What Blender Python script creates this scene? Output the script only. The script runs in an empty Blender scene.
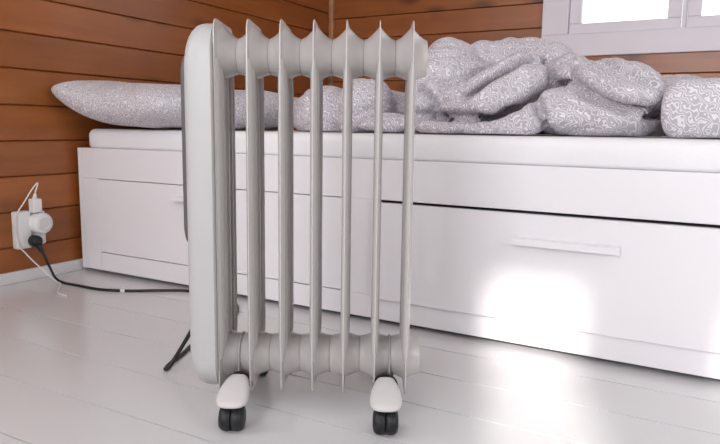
import bpy, bmesh, math, random
import numpy as np
from mathutils import Vector, Matrix, noise

random.seed(7)
S = bpy.context.scene
C = S.collection
PI = math.pi

# ---------------------------------------------------------------- camera
cam_d = bpy.data.cameras.new('camera')
cam = bpy.data.objects.new('camera', cam_d)
C.objects.link(cam)
cam_d.sensor_fit = 'HORIZONTAL'
cam_d.sensor_width = 36.0
cam_d.lens = 32.534
cam_d.clip_start = 0.02
R = Matrix(((0.87278679, -0.08136148, 0.48127281),
            (0.48789864, 0.11698932, -0.8650251),
            (0.01407594, 0.98979483, 0.14180289)))
cam.matrix_world = Matrix.Translation((0, 0, 0.5)) @ R.to_4x4()
S.camera = cam

# ---------------------------------------------------------------- world, sun, fill lamps
W = bpy.data.worlds.new('overcast_sky')
S.world = W
W.use_nodes = True
W.node_tree.nodes['Background'].inputs[0].default_value = (0.93, 0.97, 1.0, 1)
W.node_tree.nodes['Background'].inputs[1].default_value = 2.2

SUN_DIR = Vector((-0.309, 0.951, -0.45)).normalized()
sd = bpy.data.lights.new('sun', 'SUN')
sd.energy = 4.6
sd.angle = math.radians(1.4)
sd.color = (1.0, 0.97, 0.93)
so = bpy.data.objects.new('sun', sd)
C.objects.link(so)
so.rotation_euler = SUN_DIR.to_track_quat('-Z', 'Y').to_euler()


def area(name, loc, direction, sx, sy, power, col=(0.95, 0.975, 1.0)):
    d = bpy.data.lights.new(name, 'AREA')
    d.shape = 'RECTANGLE'
    d.size, d.size_y = sx, sy
    d.energy = power
    d.color = col
    o = bpy.data.objects.new(name, d)
    C.objects.link(o)
    o.location = loc
    o.rotation_euler = Vector(direction).to_track_quat('-Z', 'Y').to_euler()
    return o


# added fill lamps set in made-up window openings out of view
area('fill_light_rear', (-0.25, -2.28, 1.38), (0.0, 1, -0.05), 1.26, 1.12, 41, (0.95, 0.965, 1.0))
area('fill_light_side', (2.58, 0.1, 1.45), (-1, 0.2, -0.12), 1.96, 1.06, 21, (0.95, 0.965, 1.0))
area('fill_light_left', (-2.02, -0.60, 1.45), (1, 0.25, -0.1), 1.16, 1.16, 13, (0.95, 0.965, 1.0))

S.view_settings.view_transform = 'Standard'
S.view_settings.look = 'None'
S.view_settings.gamma = 1.0
S.view_settings.use_curve_mapping = False
S.view_settings.exposure = 0.0


# ---------------------------------------------------------------- materials
def new_mat(name):
    m = bpy.data.materials.new(name)
    m.use_nodes = True
    nt = m.node_tree
    b = nt.nodes['Principled BSDF']
    return m, nt, b


def nd(nt, typ, **kw):
    n = nt.nodes.new(typ)
    for k, v in kw.items():
        if k in n.inputs.keys():
            n.inputs[k].default_value = v
        else:
            setattr(n, k, v)
    return n


def mix(nt, fac, a, b, blend='MIX'):
    n = nt.nodes.new('ShaderNodeMix')
    n.data_type = 'RGBA'
    n.blend_type = blend
    for sock, val in ((n.inputs['Factor'], fac), (n.inputs['A'], a), (n.inputs['B'], b)):
        pass
    def put(idx, val):
        s = n.inputs[idx]
        if isinstance(val, bpy.types.NodeSocket):
            nt.links.new(val, s)
        elif isinstance(val, (int, float)):
            s.default_value = val
        else:
            s.default_value = (*val, 1)
    put(0, fac); put(6, a); put(7, b)
    return n.outputs[2]


def ramp(nt, src, stops):
    r = nt.nodes.new('ShaderNodeValToRGB')
    e = r.color_ramp.elements
    while len(e) < len(stops):
        e.new(0.5)
    for k, (p, c) in enumerate(stops):
        e[k].position = p
        e[k].color = (c, c, c, 1) if isinstance(c, (int, float)) else (*c, 1)
    nt.links.new(src, r.inputs[0])
    return r.outputs[0]


def bump(nt, b, h, strength, dist):
    n = nt.nodes.new('ShaderNodeBump')
    n.inputs['Strength'].default_value = strength
    n.inputs['Distance'].default_value = dist
    nt.links.new(h, n.inputs['Height'])
    nt.links.new(n.outputs[0], b.inputs['Normal'])


def plain(name, col, rough=0.5, spec=0.5, var=0.04, scale=9.0, coat=0.0, metal=0.0, bump_h=0.0):
    m, nt, b = new_mat(name)
    tc = nd(nt, 'ShaderNodeTexCoord')
    n = nd(nt, 'ShaderNodeTexNoise', Scale=scale, Detail=4.0)
    nt.links.new(tc.outputs['Object'], n.inputs['Vector'])
    lo = tuple(max(0, c * (1 - var)) for c in col)
    hi = tuple(min(1, c * (1 + var)) for c in col)
    nt.links.new(mix(nt, n.outputs['Fac'], lo, hi), b.inputs['Base Color'])
    b.inputs['Roughness'].default_value = rough
    b.inputs['Specular IOR Level'].default_value = spec
    b.inputs['Metallic'].default_value = metal
    b.inputs['Coat Weight'].default_value = coat
    b.inputs['Coat Roughness'].default_value = 0.12
    if bump_h:
        n2 = nd(nt, 'ShaderNodeTexNoise', Scale=scale * 12, Detail=3.0)
        nt.links.new(tc.outputs['Object'], n2.inputs['Vector'])
        bump(nt, b, n2.outputs['Fac'], 0.4, bump_h)
    return m


def wood_mat(name, dark, light, rough):
    m, nt, b = new_mat(name)
    tc = nd(nt, 'ShaderNodeTexCoord')
    oi = nd(nt, 'ShaderNodeObjectInfo')
    # each plank gets its own stretch of grain
    sc = nd(nt, 'ShaderNodeVectorMath', operation='SCALE')
    sc.inputs[0].default_value = (17.0, 5.0, 9.0)
    nt.links.new(oi.outputs['Random'], sc.inputs['Scale'])
    add = nd(nt, 'ShaderNodeVectorMath', operation='ADD')
    nt.links.new(tc.outputs['Object'], add.inputs[0])
    nt.links.new(sc.outputs[0], add.inputs[1])
    mp = nd(nt, 'ShaderNodeMapping')
    mp.inputs['Scale'].default_value = (1.6, 22, 22)
    nt.links.new(add.outputs[0], mp.inputs['Vector'])
    g = nd(nt, 'ShaderNodeTexNoise', Scale=1.0, Detail=5.0, Roughness=0.6, Distortion=0.6)
    nt.links.new(mp.outputs[0], g.inputs['Vector'])
    base = mix(nt, ramp(nt, g.outputs['Fac'], [(0.3, 0.0), (0.72, 1.0)]), dark, light)
    big = nd(nt, 'ShaderNodeTexNoise', Scale=3.0, Detail=2.0)
    nt.links.new(add.outputs[0], big.inputs['Vector'])
    base = mix(nt, ramp(nt, big.outputs['Fac'], [(0.35, 0.0), (0.7, 0.45)]), base, tuple(c * 0.8 for c in dark))
    # knots
    mk = nd(nt, 'ShaderNodeMapping')
    mk.inputs['Scale'].default_value = (3.2, 9.0, 7.0)
    nt.links.new(add.outputs[0], mk.inputs['Vector'])
    vo = nd(nt, 'ShaderNodeTexVoronoi', Scale=1.0)
    nt.links.new(mk.outputs[0], vo.inputs['Vector'])
    base = mix(nt, ramp(nt, vo.outputs['Distance'], [(0.07, 0.75), (0.25, 0.0)]), base, tuple(c * 0.3 for c in dark))
    # plank-to-plank tone
    tone = nd(nt, 'ShaderNodeMapRange')
    tone.inputs['To Min'].default_value = 0.86
    tone.inputs['To Max'].default_value = 1.12
    nt.links.new(oi.outputs['Random'], tone.inputs['Value'])
    hs = nd(nt, 'ShaderNodeHueSaturation')
    nt.links.new(base, hs.inputs['Color'])
    nt.links.new(tone.outputs[0], hs.inputs['Value'])
    nt.links.new(hs.outputs[0], b.inputs['Base Color'])
    b.inputs['Roughness'].default_value = rough
    bump(nt, b, g.outputs['Fac'], 0.25, 0.001)
    return m


def fabric_mat(name, scale, ground, line, width):
    """grey cotton printed with white meandering lines"""
    m, nt, b = new_mat(name)
    tc = nd(nt, 'ShaderNodeTexCoord')
    wv = nd(nt, 'ShaderNodeTexWave', Scale=scale, Distortion=12.0, Detail=0.0)
    wv.bands_direction = 'DIAGONAL'
    wv.inputs['Detail Scale'].default_value = 1.7
    nt.links.new(tc.outputs['Object'], wv.inputs['Vector'])
    mask = ramp(nt, wv.outputs['Fac'], [(width, 0.0), (width + 0.16, 1.0)])
    nt.links.new(mix(nt, mask, ground, line), b.inputs['Base Color'])
    b.inputs['Roughness'].default_value = 0.85
    b.inputs['Specular IOR Level'].default_value = 0.2
    b.inputs['Sheen Weight'].default_value = 0.15
    we = nd(nt, 'ShaderNodeTexNoise', Scale=55.0, Detail=3.0)
    nt.links.new(tc.outputs['Object'], we.inputs['Vector'])
    bump(nt, b, we.outputs['Fac'], 0.35, 0.003)
    return m


def glass_mat(name):
    m, nt, b = new_mat(name)
    nt.nodes.remove(b)
    out = nt.nodes['Material Output']
    tr = nd(nt, 'ShaderNodeBsdfTransparent')
    gl = nd(nt, 'ShaderNodeBsdfGlossy', Roughness=0.02)
    fr = nd(nt, 'ShaderNodeFresnel', IOR=1.2)
    ms = nd(nt, 'ShaderNodeMixShader')
    nt.links.new(fr.outputs[0], ms.inputs[0])
    nt.links.new(tr.outputs[0], ms.inputs[1])
    nt.links.new(gl.outputs[0], ms.inputs[2])
    nt.links.new(ms.outputs[0], out.inputs['Surface'])
    return m


M = dict(
    wood=wood_mat('stained_pine', (0.285, 0.082, 0.018), (0.40, 0.130, 0.034), 0.29),
    wood_light=wood_mat('pale_pine_moulding', (0.36, 0.16, 0.075), (0.5, 0.25, 0.13), 0.45),
    groove=plain('dark_batten', (0.07, 0.024, 0.010), 0.8, 0.2),
    floor=plain('white_floor_paint', (0.68, 0.665, 0.67), 0.20, 0.5, 0.03, 3.0, bump_h=0.0004),
    floor_gap=plain('floor_joint_dark', (0.06, 0.055, 0.05), 0.9, 0.2),  # dark base colour showing in the gaps between planks
    trimwhite=plain('white_trim_paint', (0.74, 0.71, 0.715), 0.4, 0.5, 0.03),
    winwhite=plain('window_paint', (0.82, 0.77, 0.82), 0.4, 0.5, 0.03),
    roomwhite=plain('room_paint', (0.72, 0.70, 0.69), 0.8, 0.3, 0.02),
    bed=plain('white_bed_foil', (0.87, 0.84, 0.865), 0.32, 0.5, 0.012, 4.0),
    beddark=plain('bed_inside_shade', (0.16, 0.15, 0.15), 0.9, 0.1),
    sheet=plain('white_sheet', (0.90, 0.88, 0.895), 0.9, 0.2, 0.025, 12.0, bump_h=0.0015),
    enamel=plain('cream_enamel', (0.535, 0.50, 0.485), 0.27, 0.5, 0.02, 6.0),
    housing=plain('white_housing_plastic', (0.485, 0.472, 0.468), 0.42, 0.5, 0.012, 6.0),
    panel=plain('grey_control_panel', (0.10, 0.095, 0.095), 0.5, 0.5),
    foot=plain('white_foot_plastic', (0.62, 0.585, 0.575), 0.45, 0.5, 0.02),
    black=plain('black_rubber', (0.012, 0.012, 0.014), 0.45, 0.4),
    hub=plain('dark_grey_plastic', (0.05, 0.05, 0.055), 0.4, 0.5),
    steel=plain('dark_steel', (0.06, 0.06, 0.065), 0.35, 0.5, metal=0.8),
    socket=plain('white_socket_plastic', (0.82, 0.80, 0.79), 0.35, 0.5, 0.015),
    lens=plain('amber_indicator', (0.75, 0.42, 0.18), 0.3, 0.5),
    duvet=fabric_mat('squiggle_print_cotton', 42.0, (0.49, 0.45, 0.485), (0.80, 0.76, 0.80), 0.66),
    pillow=fabric_mat('squiggle_print_cotton_large', 44.0, (0.52, 0.485, 0.52), (0.82, 0.79, 0.82), 0.62),
    glass=glass_mat('window_glass'),
)


# ---------------------------------------------------------------- helpers
def link(name, me, mat=None, parent=None):
    o = bpy.data.objects.new(name, me)
    C.objects.link(o)
    if mat is not None and me is not None and not me.materials:
        me.materials.append(M[mat])
    if parent is not None:
        o.parent = parent
    return o


def tag(o, label=None, cat=None, group=None, kind=None):
    if label: o['label'] = label
    if cat: o['category'] = cat
    if group: o['group'] = group
    if kind: o['kind'] = kind
    return o


def empty(name, loc=(0, 0, 0), rz=0.0):
    o = bpy.data.objects.new(name, None)
    C.objects.link(o)
    o.empty_display_size = 0.1
    o.location = loc
    o.rotation_euler = (0, 0, rz)
    return o


def mesh_from(bm, smooth=False, angle=None, name='mesh'):
    me = bpy.data.meshes.new(name)
    bmesh.ops.recalc_face_normals(bm, faces=bm.faces)
    bm.to_mesh(me)
    bm.free()
    if smooth:
        for p in me.polygons:
            p.use_smooth = True
        if angle is not None:
            me.set_sharp_from_angle(angle=math.radians(angle))
    return me


def add_box(bm, x0, x1, y0, y1, z0, z1, bevel=0.0, seg=2):
    r = bmesh.ops.create_cube(bm, size=1.0)
    vs = r['verts']
    for v in vs:
        v.co = Vector(((x0 + x1) / 2 + v.co.x * (x1 - x0), (y0 + y1) / 2 + v.co.y * (y1 - y0), (z0 + z1) / 2 + v.co.z * (z1 - z0)))
    if bevel:
        es = list({e for v in vs for e in v.link_edges})
        bmesh.ops.bevel(bm, geom=es, offset=bevel, segments=seg, profile=0.5, affect='EDGES')


def box(name, mat, parent, x0, x1, y0, y1, z0, z1, bevel=0.0, seg=2):
    bm = bmesh.new()
    add_box(bm, x0, x1, y0, y1, z0, z1, bevel, seg)
    return link(name, mesh_from(bm), mat, parent)


def loft(bm, rings, cap0=True, cap1=True):
    """rings: lists of points, same length, closed loops"""
    vr = [[bm.verts.new(p) for p in r] for r in rings]
    n = len(vr[0])
    for a, b in zip(vr, vr[1:]):
        for k in range(n):
            bm.faces.new((a[k], a[(k + 1) % n], b[(k + 1) % n], b[k]))
    if cap0: bm.faces.new(vr[0])
    if cap1: bm.faces.new(vr[-1])


def catmull(pts, n=8):
    P = [Vector(p) for p in pts]
    P = [P[0] * 2 - P[1]] + P + [P[-1] * 2 - P[-2]]
    out = []
    for i in range(1, len(P) - 2):
        a, b, c, d = P[i - 1:i + 3]
        for k in range(n):
            t = k / n
            out.append(0.5 * ((2 * b) + (c - a) * t + (2 * a - 5 * b + 4 * c - d) * t * t + (3 * b - a - 3 * c + d) * t ** 3))
    out.append(P[-2])
    return out


def tube(bm, pts, r, seg=8):
    rings = []
    up = Vector((0.13, 0.21, 0.97))
    for i, p in enumerate(pts):
        t = (pts[min(i + 1, len(pts) - 1)] - pts[max(i - 1, 0)]).normalized()
        s = t.cross(up)
        if s.length < 0.05:
            s = t.cross(Vector((1, 0, 0)))
        s.normalize()
        u = s.cross(t)
        rr = r(i / (len(pts) - 1)) if callable(r) else r
        rings.append([p + (s * math.cos(a) + u * math.sin(a)) * rr for a in [2 * PI * k / seg for k in range(seg)]])
    loft(bm, rings)


def rrect(w, h, r, seg=6):
    """rounded rectangle loop, counter clockwise, centred"""
    pts = []
    for cx, cy, a0 in ((w / 2 - r, h / 2 - r, 0), (-w / 2 + r, h / 2 - r, PI / 2), (-w / 2 + r, -h / 2 + r, PI), (w / 2 - r, -h / 2 + r, 3 * PI / 2)):
        for k in range(seg + 1):
            a = a0 + PI / 2 * k / seg
            pts.append((cx + r * math.cos(a), cy + r * math.sin(a)))
    return pts


# ---------------------------------------------------------------- the room
XW, YW, XR, YR, ZC = -1.94, 3.126, 2.5, -2.2, 2.4

# floor: board-laid, painted white
floor = tag(box('floor', 'floor_gap', None, XW - 0.1, XR + 0.1, YR - 0.1, YW + 0.1, -0.06, -0.012), 'white painted plank floor', 'floor', kind='structure')
pitch = 0.151
n0 = int(math.floor((YR - 0.745) / pitch))
bm = bmesh.new()
add_box(bm, 0, XR - XW + 0.1, 0.0018, pitch - 0.0018, -0.014, 0.0)
plank_me = mesh_from(bm)
plank_me.materials.append(M['floor'])
k = n0
while 0.745 + k * pitch < YW:
    o = link('plank', plank_me, None, floor)
    o.location = (XW - 0.05, 0.745 + k * pitch, 0)
    k += 1


def shiplap(length, h, depth):
    """panel board lying along x, front at y=0 facing -y, with chamfered edges and a tongue above"""
    bm = bmesh.new()
    c = 0.003
    prof = [(0, c), (-0.0, h - c - 0.0015), (0.0045, h - 0.0015), (depth, h - 0.0015), (depth, 0), (0.0045, 0)]
    loft(bm, [[(x, y, z) for y, z in prof] for x in (0, length)])
    me = mesh_from(bm)
    me.materials.append(M['wood'])
    return me


# left wall: horizontal boards on a dark backing
wall_left = tag(box('wall_left', 'groove', None, XW - 0.12, XW - 0.012, 0.15, YW + 0.1, 0, ZC), 'brown stained pine board wall', 'wall', kind='structure')
lp = 0.1115
me = shiplap(YW - 0.15, lp, 0.014)
z = 0.0005
for i in range(22):
    zz = 0.002 + i * lp
    if zz + lp > ZC: break
    o = link('plank', me, None, wall_left)
    o.rotation_euler = (0, 0, PI / 2)
    o.location = (XW, 0.15, zz)
# remainder of the left wall, behind the camera, with an opening added for a fill lamp
for nm, y0, y1, z0, z1 in (('wall_left_rear', YR - 0.1, -1.2, 0, ZC), ('wall_left_sill', -1.2, 0.0, 0, 0.85), ('wall_left_lintel', -1.2, 0.0, 2.05, ZC), ('wall_left_pier', 0.0, 0.15, 0, ZC)):
    tag(box(nm, 'roomwhite', None, XW - 0.12, XW, y0, y1, z0, z1), 'pale painted wall behind the viewer', 'wall', kind='structure')

# back wall with the window opening
WX0, WX1, WZ0, WZ1 = -0.70, 0.62, 0.90, 1.98
wall_back = empty('wall_back', (0, YW, 0))
tag(wall_back, 'brown stained pine board wall with the window', 'wall', kind='structure')
for x0, x1, z0, z1 in ((XW - 0.1, WX0, 0, ZC), (WX1, XR + 0.1, 0, ZC), (WX0, WX1, 0, WZ0), (WX0, WX1, WZ1, ZC)):
    box('backing', 'groove', wall_back, x0, x1, 0.012, 0.12, z0, z1)
zb0 = 1.088 - 10 * lp
b_full = shiplap(XR - XW, lp, 0.014)
b_left = shiplap(WX0 - XW, lp, 0.014)
b_right = shiplap(XR - WX1, lp, 0.014)
for i in range(-1, 22):
    zz = zb0 + i * lp
    if zz < -0.02 or zz + lp > ZC: continue
    if zz + lp < WZ0 + 0.02 or zz > WZ1 - 0.02:
        o = link('plank', b_full, None, wall_back); o.location = (XW, 0, zz)
    else:
        o = link('plank', b_left, None, wall_back); o.location = (XW, 0, zz)
        o = link('plank', b_right, None, wall_back); o.location = (WX1, 0, zz)
tag(box('trim_1', 'wood_light', None, XW, XW + 0.028, YW - 0.028, YW, 0.0, ZC, 0.006), 'narrow light wood moulding in the room corner', 'trim', kind='structure')
tag(box('baseboard_left', 'trimwhite', None, XW, XW + 0.015, 0.15, YW - 0.028, 0.0, 0.037, 0.003), 'low white baseboard below the wood wall', 'baseboard', kind='structure')

# other sides of the room
ceil = box('ceiling', 'roomwhite', None, XW - 0.12, XR + 0.12, YR - 0.12, YW + 0.12, ZC, ZC + 0.1)
tag(ceil, 'white ceiling', 'ceiling', kind='structure')
for nm, y0, y1, z0, z1 in (('wall_right', YR - 0.1, -0.9, 0, ZC), ('wall_right_sill', -0.9, 1.1, 0, 0.9), ('wall_right_lintel', -0.9, 1.1, 2.0, ZC), ('wall_right_end', 1.1, YW + 0.1, 0, ZC)):
    tag(box(nm, 'roomwhite', None, XR, XR + 0.1, y0, y1, z0, z1), 'pale painted wall out of view', 'wall', kind='structure')
# rear wall: wide added opening (-0.9..0.4) under an unseen sun-blocking slab and two narrow sunlit panes
PX = ((0.732, 0.945), (1.225, 1.47))
PZ = (0.95, 1.905)
for x0, x1, z0, z1 in ((XW - 0.1, -0.9, 0, ZC), (-0.9, 0.4, 0, 0.8), (-0.9, 0.4, 1.96, ZC), (0.4, PX[0][0], 0, ZC), (PX[0][0], PX[1][1], 0, PZ[0]), (PX[0][0], PX[1][1], PZ[1], ZC), (PX[0][1], PX[1][0], PZ[0], PZ[1]), (PX[1][1], XR + 0.1, 0, ZC)):
    tag(box('wall_rear', 'roomwhite', None, x0, x1, YR - 0.06, YR, z0, z1), 'pale painted wall behind the viewer', 'wall', kind='structure')

bm = bmesh.new()
loft(bm, [[(x, y, zz) for x, y in ((-1.6, YR - 0.061), (0.52, YR - 0.061), (1.46, YR - 2.9), (-1.6, YR - 2.9))] for zz in (2.02, 2.08)])
sun_block = link('sun_block_slab', mesh_from(bm), 'roomwhite')  # unseen slab added outside to keep sun out of the wide rear opening
tag(sun_block, 'unseen slab added behind the viewer to block the sun', 'light blocker', kind='structure')

# window_1: white casing, two sashes, glass
win = empty('window_1', (0, YW, 0))
tag(win, 'white framed casement window above the bed', 'window', kind='structure')
cz0, cz1, cx0, cx1 = 0.838, 2.05, -0.785, 0.70
bm = bmesh.new()
for a in ((cx0, cx1, -0.02, 0.004, cz0, 0.937), (cx0, cx1, -0.02, 0.004, 1.95, cz1), (cx0, -0.668, -0.02, 0.004, 0.937, 1.95), (0.583, cx1, -0.02, 0.004, 0.937, 1.95)):
    add_box(bm, *a, 0.003)
link('casing', mesh_from(bm), 'winwhite', win)
bm = bmesh.new()
for a in ((WX0, WX1, 0.004, 0.11, WZ0, 0.935), (WX0, WX1, 0.004, 0.11, 1.95, WZ1), (WX0, -0.670, 0.004, 0.11, 0.935, 1.95), (0.585, WX1, 0.004, 0.11, 0.935, 1.95), (-0.206, -0.188, 0.012, 0.10, 0.935, 1.95), (0.205, 0.223, 0.012, 0.10, 0.935, 1.95)):
    add_box(bm, *a, 0.002)
link('window_frame', mesh_from(bm), 'winwhite', win)
for x0, x1 in ((-0.667, -0.209), (-0.185, 0.202), (0.226, 0.582)):
    bm = bmesh.new()
    s = 0.052
    for a in ((x0, x1, 0.0, 0.045, 0.938, 0.938 + 0.046), (x0, x1, 0.0, 0.045, 1.90, 1.947), (x0, x0 + s, 0.0, 0.045, 0.984, 1.90), (x1 - s, x1, 0.0, 0.045, 0.984, 1.90)):
        add_box(bm, *a, 0.004)
    sash = link('sash', mesh_from(bm), 'winwhite', win)
    box('pane', 'glass', sash, x0 + s - 0.004, x1 - s + 0.004, 0.020, 0.024, 0.980, 1.904)

# ---------------------------------------------------------------- daybed frame (front turned a hair off the wall direction)
BR = math.radians(-0.75)
BX, BY = -1.914, 1.466
bed = empty('daybed', (BX, BY, 0), BR)
tag(bed, 'white daybed frame with two wide drawers standing against the wood wall', 'bed')
L, D, ZT = 2.15, 1.60, 0.424
PZT = 0.0675       # top of the plinth board
box('end_panel', 'bed', bed, 0.0, 0.022, 0.0, D, 0.012, ZT, 0.0015)
box('end_panel', 'bed', bed, L - 0.022, L, 0.0, D, 0.012, ZT, 0.0015)
box('back_panel', 'bed', bed, 0.024, L - 0.024, D - 0.02, D, 0.012, ZT, 0.0015)
box('front_rail', 'bed', bed, 0.0225, L - 0.0225, 0.0, 0.024, 0.3235, ZT, 0.0015)
box('stile', 'bed', bed, 0.0225, 0.098, 0.0, 0.024, 0.013, 0.3232, 0.0008)
box('stile', 'bed', bed, 1.054, 1.143, 0.0, 0.024, 0.074, 0.3232, 0.0008)
box('stile', 'bed', bed, L - 0.060, L - 0.0225, 0.0, 0.024, 0.074, 0.3232, 0.0008)
box('plinth', 'bed', bed, 0.099, L - 0.0225, 0.0, 0.024, 0.013, 0.0735, 0.0015)
box('slat_base', 'beddark', bed, 0.024, L - 0.024, 0.03, D - 0.022, 0.36, 0.40)
box('gap_shade_board', 'beddark', bed, 0.024, L - 0.024, 0.06, 0.075, 0.004, 0.358)  # dark board put in as the deep shade behind the front gaps


def drawer(x0, x1, z0, z1, yo, hx0, hx1, hz):
    d = box('drawer', 'bed', bed, x0, x1, yo, yo + 0.020, z0, z1, 0.0006, 1)
    bm = bmesh.new()
    # lip handle: bar with a turned-down front edge
    y0 = yo
    prof = [(y0, hz + 0.006), (y0 - 0.020, hz + 0.006), (y0 - 0.023, hz + 0.003), (y0 - 0.023, hz - 0.009), (y0 - 0.019, hz - 0.009), (y0 - 0.018, hz + 0.001), (y0, hz + 0.001)]
    loft(bm, [[(x, y, zz) for y, zz in prof] for x in (hx0, hx1)])
    link('handle', mesh_from(bm), 'bed', d)


drawer(0.0983, 1.0535, 0.0765, 0.3213, 0.0, 0.456, 0.681, 0.284)
drawer(1.1455, 2.0885, 0.0690, 0.3168, -0.010, 1.516, 1.741, 0.258)

# mattress with a white fitted sheet
bm = bmesh.new()
nx, ny = 90, 60
mx0, mx1, my0, my1, mz0, mz1 = 0.018, L - 0.05, 0.012, D - 0.03, ZT + 0.0005, 0.487


def mat_ring(inset, z):
    w, h = (mx1 - mx0) - 2 * inset, (my1 - my0) - 2 * inset
    base = rrect(w, h, max(0.05 - inset, 0.01), 5)
    pts = []
    for i in range(len(base)):
        a, b = base[i], base[(i + 1) % len(base)]
        d = math.hypot(b[0] - a[0], b[1] - a[1])
        m = 40 if i in (5, 17) else (30 if i in (11, 23) else 1)
        for q in range(m):
            pts.append((a[0] + (b[0] - a[0]) * q / m, a[1] + (b[1] - a[1]) * q / m))
    return [((mx0 + mx1) / 2 + p[0], (my0 + my1) / 2 + p[1], z) for p in pts]


rings = [mat_ring(0.006, mz0), mat_ring(0.001, mz0 + 0.008)]
for t in range(0, 7):
    a = PI / 2 * t / 6
    rings.append(mat_ring(0.020 * (1 - math.cos(a)), mz1 - 0.022 + 0.022 * math.sin(a)))
rings.append(mat_ring(0.06, mz1 + 0.001))
rings.append(mat_ring(0.3, mz1 + 0.001))
loft(bm, rings)
for v in bm.verts:
    p = v.co
    v.co.y += 0.006 * noise.noise(Vector((p.x * 3.1, 0.3, p.z * 14)))
    if p.z > mz0 + 0.02:
        v.co.z += 0.0015 * noise.noise(Vector((p.x * 2.7, p.y * 3, 4.1)))
mat_o = link('mattress', mesh_from(bm, True), 'sheet')
mat_o.location = (BX, BY, 0)
mat_o.rotation_euler = (0, 0, BR)
tag(mat_o, 'white mattress in a fitted sheet lying on the daybed', 'mattress')


# ---------------------------------------------------------------- bedding
def fbm(p, s):
    return noise.noise(p * s) + 0.5 * noise.noise(p * s * 2.1)


def pillow_mesh(w, d, t, seed, crease, power=3.0):
    """stuffed pillow: w along x, d along y, seam at mid height, soft creases towards the corners"""
    n = 46
    verts, faces = [], []
    idx = {}
    for side in (1, -1):
        for i in range(n + 1):
            for j in range(n + 1):
                s = math.sin((i / n * 2 - 1) * PI / 2)
                r = math.sin((j / n * 2 - 1) * PI / 2)
                edge = i in (0, n) or j in (0, n)
                if edge and side == -1:
                    idx[side, i, j] = idx[1, i, j]
                    continue
                pin = 1 - 0.055 * (1 - abs(r) ** 2) * abs(s) ** 4
                pin2 = 1 - 0.075 * (1 - abs(s) ** 2) * abs(r) ** 4
                h = max(0, (1 - abs(s) ** power)) ** 0.45 * max(0, (1 - abs(r) ** power)) ** 0.45
                cr_ = 1 - 0.07 * (abs(s) * abs(r)) ** 6
                x, y = s * pin * cr_ * w / 2, r * pin2 * cr_ * d / 2
                q = Vector((x + seed, y - seed, side * 2.0))
                z = side * t / 2 * h
                rim = (max(abs(s), abs(r))) ** 3
                z += h * (0.007 * fbm(q, 5.0) + crease * rim * noise.noise(Vector((math.atan2(r, s) * 5.5, seed, side * 3))))
                idx[side, i, j] = len(verts)
                verts.append((x, y, z))
    for side in (1, -1):
        for i in range(n):
            for j in range(n):
                f = [idx[side, i, j], idx[side, i + 1, j], idx[side, i + 1, j + 1], idx[side, i, j + 1]]
                faces.append(f if side == 1 else f[::-1])
    me = bpy.data.meshes.new('pillow')
    me.from_pydata(verts, [], faces)
    for p in me.polygons: p.use_smooth = True
    return me


def bend(me, fn):
    for v in me.vertices:
        v.co = fn(v.co)
    me.update()


# pillow at the head of the bed, one corner pushed up against the wall and hanging over the front
me = pillow_mesh(0.56, 0.90, 0.146, 1.7, 0.024, 4.0)


def lift(c):
    z = c.z
    z += 0.034 * max(0, (-c.x + 0.05) / 0.31) ** 1.5                          # wall side pushed up
    z += 0.018 * max(0, (-c.x - 0.10) / 0.16) * max(0, (-c.y - 0.18) / 0.23)  # front corner
    return Vector((c.x, c.y, max(z, -0.068)))


bend(me, lift)
pil = link('pillow', me, 'pillow')
pil.location = (-1.648, 1.795, 0.560)
pil.rotation_euler = (0, 0, math.radians(-2))
tag(pil, 'grey squiggle-print pillow lying against the wood wall behind the radiator', 'pillow', 'squiggle-print pillows')

me = pillow_mesh(0.62, 0.50, 0.130, 5.2, 0.012, 14.0)
bend(me, lambda c: Vector((c.x, c.y, max(c.z, -0.062) + 0.10 * max(0, c.y + 0.1) + 0.02 * c.x)))
pil2 = link('pillow', me, 'pillow')
pil2.location = (0.168, 1.815, 0.557)
pil2.rotation_euler = (0, 0, math.radians(-1))
tag(pil2, 'grey squiggle-print pillow at the far right end of the duvet', 'pillow', 'squiggle-print pillows')

# crumpled duvet: soft rolled folds grown together
bm = bmesh.new()


def blob(c, r, rot=(0, 0, 0)):
    mtx = Matrix.Translation(c) @ (Matrix.Rotation(math.radians(rot[2]), 4, 'Z') @ Matrix.Rotation(math.radians(rot[1]), 4, 'Y') @ Matrix.Rotation(math.radians(rot[0]), 4, 'X')) @ Matrix.Diagonal((*r, 1))
    bmesh.ops.create_icosphere(bm, subdivisions=4, radius=1.0, matrix=mtx)


def roll(pts, r):
    ps = catmull(pts, 10)
    n = len(ps) - 1
    rr = (lambda t: r * (0.35 + 0.65 * min(1, t * 7, (1 - t) * 7) ** 0.5)) if not callable(r) else r
    tube(bm, ps, rr, 20)


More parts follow.
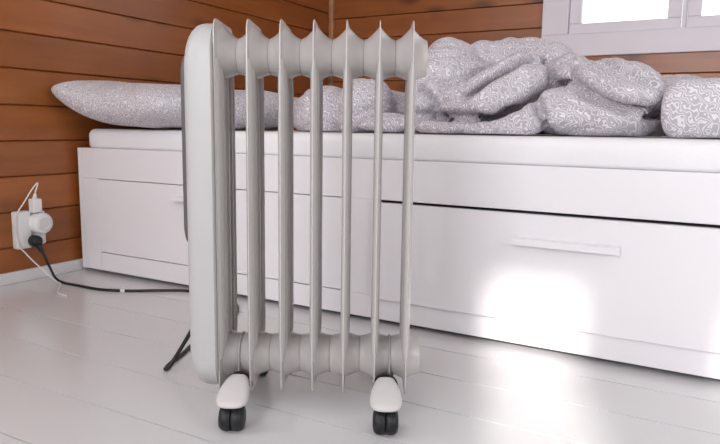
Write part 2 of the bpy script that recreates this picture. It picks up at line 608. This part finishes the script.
DUV = [
    # body
    ((-1.08, 1.95, 0.545), (0.25, 0.28, 0.090), (0, 0, 0)),
    ((-0.60, 2.02, 0.56), (0.34, 0.30, 0.14), (0, 0, 0)),
    ((-0.31, 1.95, 0.54), (0.16, 0.26, 0.11), (0, 8, 0)),
    ((-0.13, 2.26, 0.575), (0.20, 0.15, 0.10), (0, 6, 0)),
    # big left-hand mass, a smooth sheet pulled up to the crest
    ((-0.735, 1.89, 0.60), (0.120, 0.20, 0.160), (-14, 0, 0)),
    ((-0.735, 1.78, 0.57), (0.080, 0.13, 0.110), (-24, -8, 0)),
    # folds seen between the fins
    ((-0.945, 1.74, 0.555), (0.075, 0.13, 0.100), (0, 0, 0)),
    ((-1.09, 1.76, 0.545), (0.11, 0.13, 0.088), (0, 0, 8)),
    # lower right bulge
    ((-0.33, 1.735, 0.540), (0.130, 0.120, 0.062), (0, 6, -4)),
    ((-0.25, 1.715, 0.525), (0.100, 0.105, 0.044), (0, 6, 0)),
    # round lobe and low layers by the mattress edge
    ((-0.445, 1.66, 0.518), (0.055, 0.060, 0.040), (0, -30, 10)),
    ((-0.475, 1.65, 0.505), (0.060, 0.055, 0.024), (0, 0, 0)),
    ((-0.66, 1.645, 0.508), (0.13, 0.060, 0.020), (0, 0, 0)),
    ((-0.59, 1.615, 0.500), (0.10, 0.050, 0.015), (0, 0, 0)),
    ((-0.83, 1.66, 0.512), (0.10, 0.080, 0.026), (0, 0, 0)),
]
for b_ in DUV:
    blob(*b_)
# crest along the back
roll([(-0.74, 1.95, 0.70), (-0.62, 1.99, 0.708), (-0.50, 1.98, 0.700), (-0.40, 1.95, 0.680)], 0.066)
# front fold running up to the right
roll([(-0.665, 1.66, 0.545), (-0.60, 1.655, 0.560), (-0.545, 1.66, 0.573), (-0.505, 1.685, 0.598), (-0.470, 1.725, 0.630), (-0.445, 1.79, 0.660)], 0.037)
# second fold above it
roll([(-0.70, 1.72, 0.575), (-0.645, 1.735, 0.598), (-0.60, 1.755, 0.622), (-0.545, 1.80, 0.658), (-0.475, 1.88, 0.694)], 0.036)
# sheet hanging over the bulge on the right, with its rolled lower edge
roll([(-0.375, 1.765, 0.648), (-0.326, 1.70, 0.622), (-0.279, 1.67, 0.600), (-0.225, 1.65, 0.578), (-0.180, 1.645, 0.566), (-0.165, 1.66, 0.562)], 0.032)
roll([(-0.44, 1.87, 0.675), (-0.34, 1.82, 0.648), (-0.24, 1.78, 0.618), (-0.19, 1.78, 0.598), (-0.17, 1.80, 0.590)], 0.052)
roll([(-0.38, 1.95, 0.655), (-0.27, 1.90, 0.640), (-0.21, 1.86, 0.615), (-0.185, 1.86, 0.60)], 0.055)
me0 = mesh_from(bm)
tmp = link('duvet_draft', me0, 'duvet')
rm = tmp.modifiers.new('remesh', 'REMESH'); rm.mode = 'VOXEL'; rm.voxel_size = 0.0065
sm = tmp.modifiers.new('smooth', 'SMOOTH'); sm.factor = 0.5; sm.iterations = 2
dg = bpy.context.evaluated_depsgraph_get()
me = bpy.data.meshes.new_from_object(tmp.evaluated_get(dg))
bpy.data.objects.remove(tmp)
nor = [v.normal.copy() for v in me.vertices]
# creases pressed into the near side of the heap: depth, run in x and z
CREASES = [
    (0.040, [(-0.607, 0.583), (-0.561, 0.621), (-0.538, 0.636), (-0.506, 0.665), (-0.478, 0.693)]),
    (0.040, [(-0.514, 0.543), (-0.465, 0.562), (-0.429, 0.597), (-0.391, 0.616), (-0.348, 0.629)]),
    (0.042, [(-0.356, 0.644), (-0.314, 0.605), (-0.269, 0.578), (-0.217, 0.557), (-0.158, 0.547), (-0.127, 0.553)]),
    (0.026, [(-0.742, 0.54), (-0.652, 0.535), (-0.575, 0.533), (-0.499, 0.535)]),
    (0.030, [(-0.755, 0.62), (-0.705, 0.574), (-0.7, 0.547)]),
    (0.028, [(-0.426, 0.577), (-0.397, 0.536), (-0.386, 0.5)]),
    (0.016, [(-0.677, 0.626), (-0.596, 0.677), (-0.514, 0.739)]),
    (0.014, [(-0.343, 0.707), (-0.24, 0.646), (-0.131, 0.597)]),
]


def crease_push(p):
    """how far the cloth is pulled in (negative) or puffed out (positive) at p"""
    out = 0.0
    for depth, run in CREASES:
        best, side = 9.0, 0.0
        n_ = len(run) - 1
        for i in range(n_):
            ax, az = run[i]; bx, bz = run[i + 1]
            dx, dz = bx - ax, bz - az
            t = max(0, min(1, ((p.x - ax) * dx + (p.z - az) * dz) / (dx * dx + dz * dz)))
            ex, ez = p.x - ax - dx * t, p.z - az - dz * t
            d = math.hypot(ex, ez)
            if d < best:
                u = (i + t) / n_
                best, side = d, ez * min(1, 6 * u + 0.25, 6 * (1 - u) + 0.25)
                taper = min(1, 6 * u + 0.25, 6 * (1 - u) + 0.25)
        if best < 0.07:
            out -= depth * taper * math.exp(-(best / 0.0105) ** 2)
            out += depth * taper * (0.40 if side > 0 else 0.22) * math.exp(-((best - 0.026) / 0.017) ** 2)
    return out


for v, nv in zip(me.vertices, nor):
    p = v.co.copy()
    wv = Vector((fbm(p, 4.0), fbm(p + Vector((7, 1, 3)), 4.0), fbm(p + Vector((2, 9, 5)), 4.0))) * 0.06
    q = p + wv
    # puffy wrinkles with sharp valleys, running up to the right like the folds
    n1 = abs(noise.noise(Vector((q.x * 5 + q.z * 3, q.y * 4, q.z * 11 - q.x * 6))))
    n2 = abs(noise.noise(Vector((q.x * 12 + q.z * 6 + 3, q.y * 9, q.z * 22 - q.x * 12))))
    v.co = p + nv * (0.011 * ((n1 * 2) ** 0.7 - 0.6) + 0.006 * ((n2 * 2) ** 0.7 - 0.5))
    if p.y < 1.95 and nv.y < 0.35:
        v.co += Vector((nv.x * 0.5, nv.y - 0.25, nv.z * 0.7)).normalized() * crease_push(p)
    if v.co.z < 0.4915:
        v.co.z = 0.4915 + 0.0015 * noise.noise(p * 20)
for p in me.polygons: p.use_smooth = True
me.update()
duvet = link('duvet', me, 'duvet')
tag(duvet, 'crumpled grey duvet with white squiggle print heaped on the mattress', 'duvet')

# ---------------------------------------------------------------- oil filled radiator
RA = math.radians(28.0)
rad = empty('oil_radiator', (-0.679, 0.794, 0), RA)
tag(rad, 'cream white oil filled radiator with seven fins on casters in front of bed', 'radiator')
VC = 0.122                       # middle of the fins, across
FD, FZ0, FZ1 = 0.146, 0.0425, 0.674
U0, UP = -0.033, 0.0535
HZ = ((0.620, 0.0305, 0.0515, 0.0405), (0.0935, 0.0335, 0.0405, 0.0420))   # header height, neck radius, flare radius above and below


def fin_mesh():
    bm = bmesh.new()
    w, h = FD, FZ1 - FZ0
    zc = (FZ0 + FZ1) / 2
    outline = rrect(w, h, 0.020, 8)
    # flat welded flange
    loft(bm, [[(u, VC + a * s_, zc + b * s2) for a, b in outline] for u, s_, s2 in ((-0.0008, 1, 1), (0.0008, 1, 1))])
    # pressed oil channels: three vertical tubes, and the edge bead
    nzs = 22
    for side in (1, -1):
        prof = []
        nv = 64
        for j in range(nv + 1):
            v = -1 + 2 * j / nv
            prof.append(v)
        z0, z1 = FZ0 + 0.058, FZ1 - 0.064
        grid = []
        for i in range(nzs + 1):
            t = i / nzs
            zz = z0 + (z1 - z0) * t
            fade = min(1, t / 0.05, (1 - t) / 0.05)
            row = []
            for v in prof:
                ch = 1 - abs(v) ** 8
                for vk in (-0.62, -0.22, 0.22, 0.62):
                    ch *= 1 - 0.9 * math.exp(-((v - vk) / 0.075) ** 2)
                hgt = 0.0010 + 0.0062 * ch * (0.35 + 0.65 * fade)
                if abs(v) > 0.985: hgt = 0.0004
                row.append(bm.verts.new((side * hgt, VC + v * (FD / 2 - 0.004), zz)))
            grid.append(row)
        for a, b in zip(grid, grid[1:]):
            for j in range(nv):
                bm.faces.new((a[j], a[j + 1], b[j + 1], b[j]))
        # flared headers above and below
        for hz, rn, rt, rb in HZ:
            rings = []
            NS = 40
            half = UP / 2 - 0.0002
            us = [(0.0007 + (half - 0.0022) * t / 9, (1 - t / 9) ** 1.45) for t in range(10)] + [(half, -0.10)]
            for u, f in us:
                ring = []
                for k in range(NS):
                    a = 2 * PI * k / NS
                    sa = math.sin(a)
                    rf = rb + (rt - rb) * (0.5 + 0.5 * sa)
                    rr = rn + ((rf - rn) * f if f > 0 else 0.012 * f)
                    ring.append((side * u, VC + rr * math.cos(a) * (1 + 0.15 * max(0, f)), hz + rr * sa))
                rings.append(ring)
            loft(bm, rings, cap0=False, cap1=True)
    me = mesh_from(bm, True, 50)
    me.materials.append(M['enamel'])
    return me


fm = fin_mesh()
for i in range(7):
    o = link('fin', fm, None, rad)
    o.location = (U0 + UP * i, 0, 0)

# control housing on the left end
bm = bmesh.new()
rings = []
hz0, hz1 = 0.046, 0.669
hw = 0.166
for u, ins in ((U0 - 0.002, 0.004), (U0 - 0.004, 0.0), (-0.052, 0.0), (-0.060, 0.0012), (-0.067, 0.0042), (-0.073, 0.0095), (-0.078, 0.0165), (-0.0815, 0.0245), (-0.084, 0.034), (-0.0855, 0.046)):
    rings.append([(u, VC + a, (hz0 + hz1) / 2 + b) for a, b in rrect(hw - 2 * ins * 0.55, hz1 - hz0 - 2 * ins, max(0.052 - ins * 0.3, 0.02), 10)])
loft(bm, rings)
link('control_housing', mesh_from(bm, True, 40), 'housing', rad)
bm = bmesh.new()
rings = []
for u, ins in ((-0.081, 0.0), (-0.090, 0.0), (-0.094, 0.002), (-0.096, 0.006)):
    rings.append([(u, VC + 0.01 + a, 0.458 + b) for a, b in rrect(0.120 - 2 * ins, 0.325 - 2 * ins, 0.03, 8)])
loft(bm, rings)
panel = link('control_panel', mesh_from(bm, True, 40), 'panel', rad)
panel['label'] = 'dark grey control panel'

# feet with casters
rings_w = []
bm = bmesh.new()
for s in (-1, 1):
    rings = []
    for uo, rr in ((0.0006, 0.012), (0.0006, 0.0192), (0.0025, 0.0212), (0.009, 0.0222), (0.015, 0.0212), (0.0195, 0.0175), (0.0212, 0.010)):
        rings.append([(s * uo, rr * math.cos(2 * PI * k / 28), rr * math.sin(2 * PI * k / 28)) for k in range(28)])
    loft(bm, rings)
add_box(bm, -0.0016, 0.0016, -0.012, 0.012, -0.012, 0.016)
wheel_me = mesh_from(bm, True, 45)
wheel_me.materials.append(M['black'])

bm = bmesh.new()
secs = []
# tongue shaped cover: v position, half width, bottom z, top z
for v, hwid, zb, zt in ((-0.0225, 0.008, 0.0485, 0.0525), (-0.0215, 0.015, 0.0470, 0.0545), (-0.017, 0.0212, 0.0455, 0.0575), (-0.008, 0.0258, 0.0450, 0.0615), (0.006, 0.0268, 0.0452, 0.0665), (0.022, 0.0250, 0.0460, 0.0720), (0.038, 0.0215, 0.0465, 0.0765), (0.052, 0.0180, 0.0470, 0.0775), (0.066, 0.0150, 0.0470, 0.0600), (0.122, 0.0130, 0.0470, 0.0560)):
    zc, hh = (zb + zt) / 2, (zt - zb) / 2
    ring = []
    for k in range(20):
        a = 2 * PI * k / 20
        ca, sa = math.cos(a), math.sin(a)
        ring.append((hwid * math.copysign(abs(ca) ** 0.6, ca), v, zc + hh * math.copysign(abs(sa) ** 0.75, sa)))
    secs.append(ring)
loft(bm, secs)
# the same cover at the far end
loft(bm, [[(x, 2 * VC - y, zz) for x, y, zz in r] for r in secs])
foot_me = mesh_from(bm, True, 45)
foot_me.materials.append(M['foot'])

# black saddle bracket cradling the header, and the two thin tie rods of the clamp
bm = bmesh.new()
arc = [(0.0225 * math.cos(PI * k / 14), 0.052 + 0.026 * math.sin(PI * k / 14) ** 0.8) for k in range(15)]
loft(bm, [[(x, v, zz) for x, zz in arc] for v in (0.060, 0.066)])
saddle_me = mesh_from(bm, True, 40)
saddle_me.materials.append(M['black'])
bm = bmesh.new()
pts = [Vector((0, VC - 0.0385, 0.055))] + [Vector((0, VC - 0.0355 * math.cos(PI * k / 16), 0.0935 + 0.0355 * math.sin(PI * k / 16))) for k in range(17)] + [Vector((0, VC + 0.0385, 0.055))]
tube(bm, pts, 0.0018, 8)
bolt_me = mesh_from(bm, True)
bolt_me.materials.append(M['enamel'])

for ui in (0.5, 5.5):
    u = U0 + UP * ui
    u += 0.006 if ui < 1 else -0.007
    ft = link('foot', foot_me, None, rad)
    ft.location = (u, 0, 0)
    b = link('clamp_bolt', bolt_me, None, ft)
    b.location = (U0 + UP * ui - u, 0, 0)
    for far in (0, 1):
        sb = link('saddle_bracket', saddle_me, None, ft)
        sb.location = (0, (2 * VC - 0.126) * far, 0)
    for v in (0.0, 2 * VC):
        w = link('caster_wheel', wheel_me, None, ft)
        w.location = (0, v, 0.0222)
        w.rotation_euler = (0.3, 0, 0)
        bm = bmesh.new()
        add_box(bm, -0.006, 0.006, v - 0.006, v + 0.006, 0.034, 0.050, 0.001)
        link('caster_stem', mesh_from(bm), 'hub', ft)

# power cord: from the wall plug along the floor, round behind the radiator and up into the housing
INV = (Matrix.Translation(rad.location) @ Matrix.Rotation(RA, 4, 'Z')).inverted()
cr = 0.0042
cord_w = [(-1.885, 1.290, 0.108), (-1.872, 1.296, 0.080), (-1.860, 1.303, 0.045), (-1.838, 1.305, 0.014), (-1.80, 1.304, cr), (-1.72, 1.302, cr), (-1.627, 1.306, cr), (-1.55, 1.336, cr), (-1.48, 1.385, cr), (-1.40, 1.432, cr),
          (-1.30, 1.442, cr), (-1.18, 1.40, cr), (-1.10, 1.30, cr), (-1.06, 1.18, cr), (-1.035, 1.08, cr), (-1.005, 1.01, cr), (-0.985, 0.955, cr), (-0.972, 0.930, cr), (-0.961, 0.928, 0.010), (-0.953, 0.941, 0.030), (-0.930, 0.955, 0.075), (-0.900, 0.962, 0.125), (-0.868, 0.960, 0.165), (-0.850, 0.950, 0.19)]
bm = bmesh.new()
tube(bm, [INV @ p for p in catmull(cord_w, 7)], cr, 8)
cord = link('power_cord', mesh_from(bm, True), 'black', rad)
cord['label'] = 'black power cord'
bm = bmesh.new()
tube(bm, [INV @ Vector(p) for p in ((-1.566, 1.3285, cr), (-1.560, 1.331, cr), (-1.554, 1.334, cr))], cr + 0.0012, 10)
tube(bm, [INV @ Vector(p) for p in ((-1.560, 1.331, cr + 0.004), (-1.556, 1.327, 0.012), (-1.549, 1.320, 0.017))], 0.0014, 6)
tie = link('cable_tie', mesh_from(bm, True), 'socket', cord)
tie['label'] = 'white cable tie'
# moulded black plug, cord leaving downwards
bm = bmesh.new()
secs = []
for x, r in ((-1.9165, 0.017), (-1.912, 0.0185), (-1.893, 0.0185), (-1.885, 0.0165), (-1.880, 0.011)):
    secs.append([INV @ Vector((x, 1.284 + r * math.cos(2 * PI * k / 20), 0.131 + r * math.sin(2 * PI * k / 20))) for k in range(20)])
loft(bm, secs)
tube(bm, [INV @ Vector(p) for p in ((-1.896, 1.2845, 0.128), (-1.892, 1.286, 0.120), (-1.888, 1.288, 0.114), (-1.882, 1.291, 0.102), (-1.878, 1.293, 0.094))], lambda t: 0.0125 - 0.0075 * t, 12)
link('plug', mesh_from(bm, True, 40), 'black', cord)

# ---------------------------------------------------------------- things on the wall socket
sock = empty('wall_socket', (XW, 1.262, 0.11))
tag(sock, 'white surface-mounted wall socket box on the wood wall', 'socket')
box('socket_box', 'socket', sock, 0.0, 0.022, 0.0205, 0.075, 0.004, 0.112, 0.005, 3)
bm = bmesh.new()
add_box(bm, 0.0, 0.030, -0.030, 0.020, -0.002, 0.118, 0.006, 3)
link('cover', mesh_from(bm, True, 35), 'socket', sock)

tim = empty('plug_adapter', (XW + 0.0225, 1.306, 0.186))
tag(tim, 'round white plug adapter in the socket above the black plug', 'adapter')
bm = bmesh.new()
secs = []
for x, r in ((0.0, 0.030), (0.004, 0.034), (0.030, 0.034), (0.036, 0.031), (0.038, 0.027)):
    secs.append([(x, r * math.cos(2 * PI * k / 32), r * math.sin(2 * PI * k / 32)) for k in range(32)])
loft(bm, secs)
link('body', mesh_from(bm, True, 40), 'socket', tim)
bm = bmesh.new()
secs = []
for x, r in ((0.0375, 0.021), (0.0405, 0.021), (0.0405, 0.017), (0.0385, 0.0165)):
    secs.append([(x, r * math.cos(2 * PI * k / 28), r * math.sin(2 * PI * k / 28)) for k in range(28)])
loft(bm, secs)
link('socket_rim', mesh_from(bm, True, 30), 'trimwhite', tim)
box('indicator', 'lens', tim, 0.028, 0.0365, 0.024, 0.031, -0.014, -0.004, 0.002)

chg = empty('usb_charger', (XW + 0.024, 1.292, 0.226))
tag(chg, 'small white charger standing on the round plug adapter', 'charger')
box('body', 'socket', chg, 0.0, 0.028, -0.014, 0.016, -0.004, 0.040, 0.004, 3)
bm = bmesh.new()
cw = [(0.012, 0.002, 0.040), (0.013, 0.004, 0.060), (0.012, 0.012, 0.078), (0.010, 0.016, 0.088), (0.006, 0.012, 0.084), (0.004, -0.005, 0.064), (0.004, -0.030, 0.030), (0.006, -0.052, 0.005), (0.008, -0.0655, -0.02), (0.008, -0.0655, -0.06), (0.008, -0.057, -0.105), (0.011, -0.040, -0.130), (0.020, -0.024, -0.155), (0.035, -0.008, -0.180), (0.060, 0.006, -0.208), (0.085, 0.012, -0.222), (0.12, 0.0, -0.2238), (0.16, -0.035, -0.2238), (0.21, -0.075, -0.2238), (0.26, -0.085, -0.2238)]
tube(bm, catmull(cw, 7), 0.0021, 8)
link('charger_cord', mesh_from(bm, True), 'socket', chg)
bm = bmesh.new()
tube(bm, [Vector((0.012, 0.001, 0.038)), Vector((0.0125, 0.002, 0.048)), Vector((0.013, 0.003, 0.056))], lambda t: 0.0075 - 0.004 * t, 12)
link('connector', mesh_from(bm, True), 'socket', chg)
